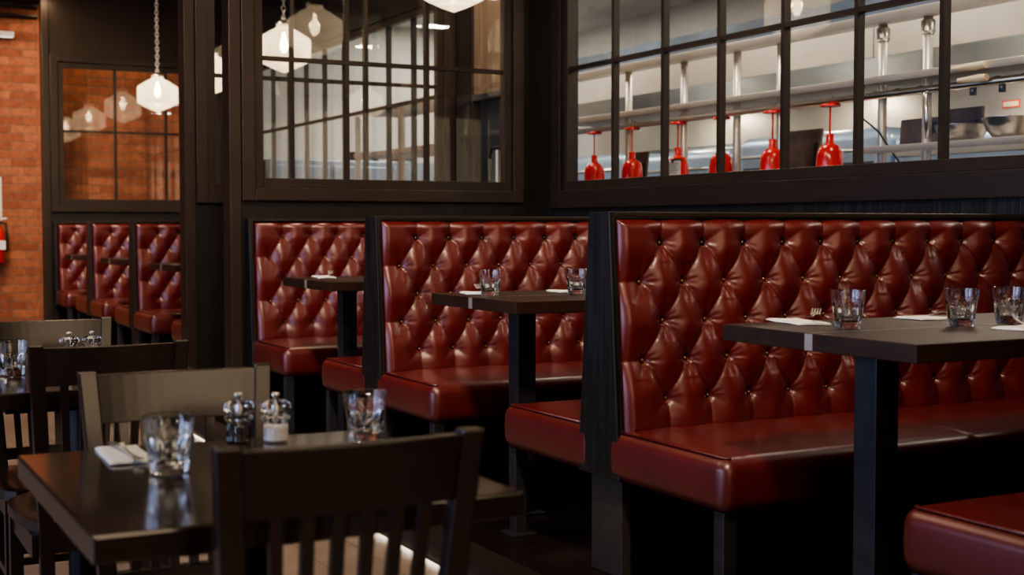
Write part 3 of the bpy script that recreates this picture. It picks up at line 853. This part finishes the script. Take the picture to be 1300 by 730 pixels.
# ------------------------------------------------------------------ kitchen behind the glass
o = MB().box(7.3, 7.4, -1.5, 13.6, 0, KC+.2).build('wall_kitchen', 'kitchen_wall'); tag(o, kind='structure')
o = MB().box(XK+.1, 7.4, -1.5, 13.6, KC, KC+.1).build('ceiling_kitchen', 'white_paint'); tag(o, kind='structure')
o = MB().box(XK+.1, 7.4, -1.6, -1.5, 0, KC).build('wall_kitchen_front', 'kitchen_wall'); tag(o, kind='structure')
o = MB().box(XK+.1, 7.4, 12.9, 13.0, 0, KC).build('wall_kitchen_end', 'kitchen_wall'); tag(o, kind='structure')
def ks(z): return .988 + (z-.988)*(4.75/5.2)
PX = 4.75
t = empty('pass_shelving', (PX,0,0), 0, 'stainless steel pass shelving with pipe posts behind the kitchen window', 'shelving')
YP0, YP1 = 2.2, 8.25
zM = ks(1.808); zMb = ks(1.766); zU = ks(2.150); zR = ks(1.715)
MB().box(-.02,.30,YP0,YP1,zMb,zM).build('middle_shelf', 'steel_brushed', t, bevel=.008, smooth=True)
MB().box(-.0,.09,YP0,YP1,zU-.05,zU).build('upper_shelf', 'steel_brushed', t, bevel=.008, smooth=True)
MB().tube([(.02,YP0,zR-.008),(.02,YP1,zR-.008)], .019, 12).build('lamp_rail', 'steel', t, smooth=True)
MB().box(.0,.36,YP0,5.195,ks(1.388),ks(1.428)).build('lower_shelf', 'steel_brushed', t, bevel=.006, smooth=True)
MB().tube([(.14,YP0,zR+.012),(.14,YP1,zR+.012)], .012, 8).build('conduit', 'steel_dark', t, smooth=True)
for y in (7.47, 6.84, 6.31, 5.915, 5.12, 4.815, 3.4, 2.4):
    MB().tube([(.06,y,.9 if y != 4.815 else .9),(.06,y,zU-.05)], .023, 14).build('post', 'steel_brushed', t, smooth=True)
for y in (5.12, 4.815): MB().lathe([(.034,0),(.034,.05),(.024,.06),(.024,-.02),(.034,0)], 16, (.06,y,zU-.12)).build('collar', 'steel', t, smooth=True)
MB().box(-.10,.7,YP0,YP1,.86,.90).build('pass_counter', 'steel_brushed', t)
MB().box(-.08,.68,YP0,YP1,.0,.86).build('counter_front', 'steel_dark', t)
for i, y in enumerate((4.50,4.33,3.9)): MB().tube([(.03,y,zR-.02),(.03,y,zR-.06)], .016, 10).build('bolt', 'steel_dark', t, smooth=True)
hl = ['leftmost of the six red heat lamps behind the kitchen window', 'second red heat lamp from the left, beside a dark leaning board', 'red heat lamp half hidden by the pinned paper ticket', 'red heat lamp crossed by a dark window bar, fourth from the left', 'red heat lamp in front of the large dark board, fifth from the left', 'rightmost and largest-looking red heat lamp behind the kitchen window']
for i, (y, lab) in enumerate(zip((7.838,7.365,6.849,6.407,5.935,5.463), hl)):
    t = empty('heat_lamp', (PX+.02,y,ks(1.70)), 0, lab, 'heat lamp', 'red heat lamps over the kitchen pass')
    MB().lathe([(0,-.003),(.016,-.003),(.05,-.010),(.054,-.015),(.054,-.023),(.03,-.026),(0,-.026)], 28).build('canopy', 'red_enamel', t, smooth=True, sharp=.7)
    MB().tube([(0,0,-.02),(0,0,-.19)], .0055, 10).build('stem', 'red_enamel', t, smooth=True)
    MB().lathe([(0,-.165),(.019,-.165),(.021,-.169),(.021,-.213),(.030,-.218),(.047,-.228),(.060,-.246),(.067,-.270),(.070,-.30),(.071,-.385),(.069,-.385),(.067,-.30),(.062,-.268),(.05,-.243),(.03,-.225),(0,-.222)], 36).build('shade', 'red_enamel', t, smooth=True, sharp=.7)
    MB().lathe([(0,-.222),(.018,-.23),(.04,-.30),(.04,-.33),(0,-.345)], 16).build('bulb', 'cream_plastic', t, smooth=True)
    MB().tube([(0,0,.0),(.01,0,.02),(.02,0,.03)], .004, 6).build('cord', 'rubber_black', t)
# ticket
t = empty('order_ticket', (PX-.05,6.80,ks(1.36)), 0, 'white paper ticket clipped in front of the third heat lamp', 'paper ticket')
MB().box(-.001,.001,-.08,.08,-.075,.06).build('sheet', 'white_paper', t)
m = MB()
for k in range(7): m.box(-.0022,-.001,-.055+.01*(k%3),.055-.012*(k%2),.042-.014*k,.045-.014*k)
m.build('print_lines', 'ink', t)
MB().box(-.004,.06,-.012,.012,.05,.075).build('clip', 'rubber_black', t)
# boards leaning on the pass
def board(y0, y1, z0, z1, x, tilt, label):
    t = empty('cutting_board', (x,(y0+y1)/2,z0), 0, label, 'cutting board')
    t.rotation_euler = (0, tilt, 0)
    MB().box(-.008,.008,-(y1-y0)/2,(y1-y0)/2,0,z1-z0).build('board', 'board_brown', t, bevel=.004)
    MB().box(-.010,-.007,-(y1-y0)/2+.02,-(y1-y0)/2+.05,.12,z1-z0-.08).build('hand_slot', 'rubber_black', t)
board(7.62, 7.86, .905, 1.50, 5.0, .12, 'dark board leaning between the two leftmost heat lamps')
board(5.93, 6.28, .905, 1.55, 5.05, .12, 'large dark stained board leaning behind the fifth heat lamp')
lsz = ks(1.428)+.001
board(4.92, 5.19, lsz, 1.535, 5.0, .08, 'brown mottled board leaning on the lower steel shelf behind a pipe post')
board(4.72, 4.945, lsz, 1.575, 5.08, .05, 'dark brown board standing behind the steel bowls')
def bowl(x, y, r, h, label):
    prof = [(0,.001),(r*.5,.001),(r*.62,.006),(r*.80,h*.35),(r*.95,h*.75),(r*.985,h-.006),(r,h-.004),(r,h),(r*.97,h),(r*.93,h*.75),(r*.77,h*.36),(r*.5,.012),(0,.010)]
    o = MB().lathe(prof, 40, (0,0,0)).build('mixing_bowl', 'steel', None, smooth=True, sharp=.9)
    o.location = (x,y,lsz); tag(o, label, 'bowl', 'steel bowls on the kitchen shelf')
bowl(PX+.17, 4.698, .128, .082, 'round steel mixing bowl on the lower kitchen shelf, left of the two')
bowl(PX+.17, 4.40, .130, .098, 'taller steel mixing bowl at the right edge on the lower kitchen shelf')
for y, z, ln, l in ((4.47, zM-.008, .20, 'upper cream plastic handle wedged under the middle steel shelf'), (4.45, zR+.02, .17, 'lower cream plastic handle lying on the lamp rail')):
    o = MB().tube([(PX-.03,y-ln/2,z-.012),(PX-.03,y-ln/4,z-.014),(PX-.03,y+ln/2,z-.012)], [.016,.020,.010], 12).build('utensil_handle', 'cream_plastic', None, smooth=True, sharp=.6); tag(o, l, 'handle')
pts = [(PX+.05, 5.2-.02*i, zR+.0+.012*math.sin(i*.8)) for i in range(80)]
o = MB().tube(pts, .008, 6).build('power_cable', 'rubber_black', None, smooth=True); tag(o, 'black cable bundle running under the middle steel shelf', 'cable')
o = MB().tube([(PX-.02,5.16,zMb),(PX-.04,5.20,1.60),(PX-.03,5.16,1.53),(PX+.02,5.10,1.46),(PX+.05,5.03,1.35),(PX+.06,4.99,1.30)], .005, 6).build('hanging_cable', 'rubber_black', None, smooth=True); tag(o, 'thin dark cable looping down beside the pipe post right of the lamps', 'cable')
o = MB().tube([(PX+.03,4.80,zR),(PX+.0,4.765,1.60),(PX+.0,4.755,1.50),(PX+.02,4.77,lsz+.02)], .014, 8).build('flexible_conduit', 'steel', None, smooth=True); tag(o, 'grey flexible conduit curving beside the second pipe post', 'conduit')
# hood
t = empty('extractor_hood', (6.4,0,0), 0, 'long stainless steel extractor hood along the kitchen', 'extractor hood')
YH0, YH1 = 1.5, 11.9
MB().box(0,.03,YH0,YH1,2.125,2.345).build('front_fascia', 'steel_brushed', t, bevel=.004)
MB().hexa([(0.03,YH0,2.13),(.88,YH0,2.30),(.88,YH1,2.30),(.03,YH1,2.13)], [(.03,YH0,2.34),(.88,YH0,2.42),(.88,YH1,2.42),(.03,YH1,2.34)]).build('canopy', 'steel', t)
MB().hexa([(.40,YH0,2.19),(.86,YH0,1.99),(.86,YH1,1.99),(.40,YH1,2.19)], [(.40,YH0,2.22),(.87,YH0,2.02),(.87,YH1,2.02),(.40,YH1,2.22)]).build('filters', 'steel_brushed', t)
MB().box(.868,.89,YH0,YH1,1.72,2.30).build('splashback', 'steel_brushed', t)
MB().box(.20,.85,YH0,YH1,2.42,2.60).build('duct_cover', 'shaded_hood_steel', t)
m = MB()
for y in (9.4,6.9,4.9): m.box(-.002,0,y,y+.006,2.125,2.345)
m.build('seams', 'steel_dark', t)
t = empty('wall_sticker', (7.265,6.50,1.82), 0, 'small red-edged safety sticker on the steel splashback at the right', 'sticker')
MB().box(-.004,0,-.075,.075,-.026,.026).build('border', 'label_red', t)
MB().box(-.006,-.003,-.065,.065,-.016,.016).build('face', 'cream_plastic', t)
# cooking line
for i, (y0, y1, h) in enumerate(((2.0,3.6,1.60),(3.65,5.2,1.66),(5.25,6.9,1.62),(6.95,8.6,1.68),(8.65,10.2,1.62),(10.25,11.8,1.66))):
    labs = ['pale steel cooking unit farthest right under the hood', 'pale steel cooking unit behind the bowls', 'pale steel cooking unit behind the brown mottled board', 'pale steel cooking unit behind the rightmost heat lamps', 'pale steel cooking unit behind the third heat lamp', 'pale steel cooking unit behind the leftmost heat lamps']
    t = empty('cooking_unit', (6.55,(y0+y1)/2,0), 0, labs[i], 'cooking unit', 'steel cooking units under the hood')
    w = (y1-y0)/2
    vs, fs = rbox(0,.68,-w,w,.9,h,.09,5,None,(4,6,4)); link_mesh('upper_body', vs, fs, 'steel_cool', t, True)
    MB().box(.0,.66,-w,w,0,.9).build('lower_body', 'steel_cool', t)
    MB().tube([(-.05,-w+.12,h-.16),(-.05,w-.12,h-.16)], .014, 10).build('handle', 'steel', t, smooth=True)
    for s in (-1,1): MB().tube([(-.05,s*(w-.14),h-.16),(.01,s*(w-.14),h-.16)], .01, 8).build('handle_mount', 'steel', t, smooth=True)
    MB().box(-.006,.002,-w+.1,w-.1,h-.34,h-.24).build('control_panel', 'steel_dark', t)
    for k in range(4): MB().tube([(-.03,-w+.3+k*(2*w-.6)/3,h-.29),(.0,-w+.3+k*(2*w-.6)/3,h-.29)], .022, 14).build('knob', 'label_red' if k == 1 else 'black_metal', t, smooth=True, sharp=.6)
# shelving rack deep in the far kitchen
t = empty('storage_rack', (4.25,9.05,0), 0, 'pale grey storage rack in the far kitchen, seen through the glazed screen', 'rack')
for x in (-.2,.2):
    for y in (-1.35,-.45,.45,1.35): MB().box(x-.018,x+.018,y-.018,y+.018,0,1.93).build('upright', 'steel_brushed', t)
for z in (.5,1.0,1.55,1.90): MB().box(-.22,.22,-1.4,1.4,z,z+.035).build('shelf', 'steel_brushed', t)
t = empty('refrigerated_cabinet', (4.75,12.5,0), 0, 'bluish steel cabinet in the far kitchen behind the lower panes of the glazed screen', 'cabinet')
MB().box(-.9,.9,-.38,.38,.1,1.62).build('body', 'steel_cool', t, bevel=.01)
for x in (-.6,0,.6):
    d = MB().box(x-.28,x+.28,-.41,-.38,.2,1.56).build('door', 'steel_cool', t, bevel=.006)
    MB().tube([(x+.22,-.44,.8),(x+.22,-.44,1.2)], .012, 8).build('handle', 'steel', d, smooth=True)
for x in (-.8,.8): MB().box(x-.04,x+.04,-.3,.3,0,.1).build('foot', 'steel_dark', t)
for x, r, h, l in ((.15,.16,.10,'dark pan on the bluish cabinet in the far kitchen, left of two'),(.58,.14,.14,'dark pot on the bluish cabinet in the far kitchen, right of two')):
    o = MB().lathe([(0,.001),(r*.9,.001),(r,.02),(r,h),(r*.94,h),(r*.93,.02),(0,.015)], 28).build('cooking_pot', 'steel_dark', None, smooth=True, sharp=.6); o.location = (4.75+x,12.45,1.62); tag(o, l, 'pot', 'pots on the far cabinet')
o = MB().tube([(4.6+.3*math.sin(i*.5), 3.5+.3*i, KC-.04+.02*math.sin(i*1.1)) for i in range(28)], .014, 8).build('ceiling_reflection', 'white_paint', None, smooth=True); tag(o, 'pale wavy tube standing in for light reflected on the white kitchen ceiling', 'conduit')  # tube drawn in place of a wavy light reflection on the ceiling

# ------------------------------------------------------------------ lights
def area(name, loc, target, sx, sy, power, color, spread=None):
    L = bpy.data.lights.new(name, 'AREA'); L.shape = 'RECTANGLE'; L.size = sx; L.size_y = sy; L.energy = power; L.color = color
    if spread: L.spread = math.radians(spread)
    o = bpy.data.objects.new(name, L); COL.objects.link(o); o.location = loc
    o.rotation_euler = (Vector(target)-Vector(loc)).to_track_quat('-Z', 'Y').to_euler(); return o
WARM = (1,.78,.55); COOL = (.56,.66,1.0)
for i, y in enumerate((.2, 3.0, 5.4)): area('daylight', (-4.3, y+1.0, 1.6), (2, y+1.2, .9), 2.2, 2.0, 110 if y < 4 else 40, COOL)
for x, y, tx, ty, e in ((1.0,1.3,2.7,3.3,38),(1.0,3.1,2.7,5.0,29),(1.0,4.8,2.6,6.7,29),(1.0,8.0,2.7,9.5,36),(1.0,9.6,2.7,11.2,36),(1.1,11.0,2.7,12.6,36)):
    area('ceiling_spot', (x,y,3.15), (tx,ty,.6), .28, .28, e*.74, WARM, 100)
area('dining_light', (.4, 4.6, 3.2), (.5, 3.2, 0), 1.6, 1.6, 46, WARM)
area('dining_light', (.2, .2, 3.2), (.6, 1.8, 0), 1.0, 1.0, 30, WARM)
area('front_fill', (1.2, -1.4, 1.65), (1.0, 3, 1.0), 2.4, 1.3, 34, (1,.76,.50))  # warm lamp added behind the camera for the chair's beige sheen
area('passage_fill', (2.9, 7.06, 3.2), (3.3, 7.06, 1), .5, .3, 55, (1,.80,.58))  # lamp added to brighten the panel above the passage door
area('brick_wash', (1.2, 12.5, 3.0), (1.3, 13.0, 1.2), 1.6, .1, 15, (1,.66,.40))
area('brick_wash', (2.8, 12.75, 3.0), (2.8, 13.0, 1.2), 1.6, .08, 11, (1,.70,.46))
for y in (.8, 2.8, 5.2, 7.6, 10.2, 12.0): area('kitchen_light', (5.7, y, KC-.03), (5.7, y, 0), .9 if y > 1 else .3, .5 if y > 1 else .2, 38 if y > 1 else 24, (1,.87,.72))
for y in (2.6, 4.4, 6.2, 8.0, 9.8): area('splashback_fill', (6.95, y, 1.98), (7.2, y, 0), .22, .12, 9, (1,.84,.62))  # lamps added to put highlights on the splashback steel
for y in (4.2, 6.2, 8.2, 10.5): area('pass_fill', (4.3, y, KC-.03), (4.5, y, 1), .5, .3, 18, (1,.88,.74))  # lamps added to brighten the paper ticket and the heat lamps
w = bpy.data.worlds.new('world'); bpy.context.scene.world = w; w.use_nodes = True
w.node_tree.nodes['Background'].inputs[0].default_value = (.45,.6,1,1); w.node_tree.nodes['Background'].inputs[1].default_value = .25

# ------------------------------------------------------------------ camera
cam = bpy.data.cameras.new('camera'); co = bpy.data.objects.new('camera', cam); COL.objects.link(co)
cam.sensor_width = 36; cam.lens = 36*1699.1/1300; cam.clip_start = .05
co.location = (0,0,.988); co.rotation_euler = (PI/2-.0456, 0, -.4855)
cam.dof.use_dof = True; cam.dof.focus_distance = 4.2; cam.dof.aperture_fstop = 4.2
bpy.context.scene.camera = co
bpy.context.scene.view_settings.view_transform = 'AgX'
bpy.context.scene.view_settings.look = 'AgX - Medium High Contrast'
bpy.context.scene.view_settings.exposure = 0
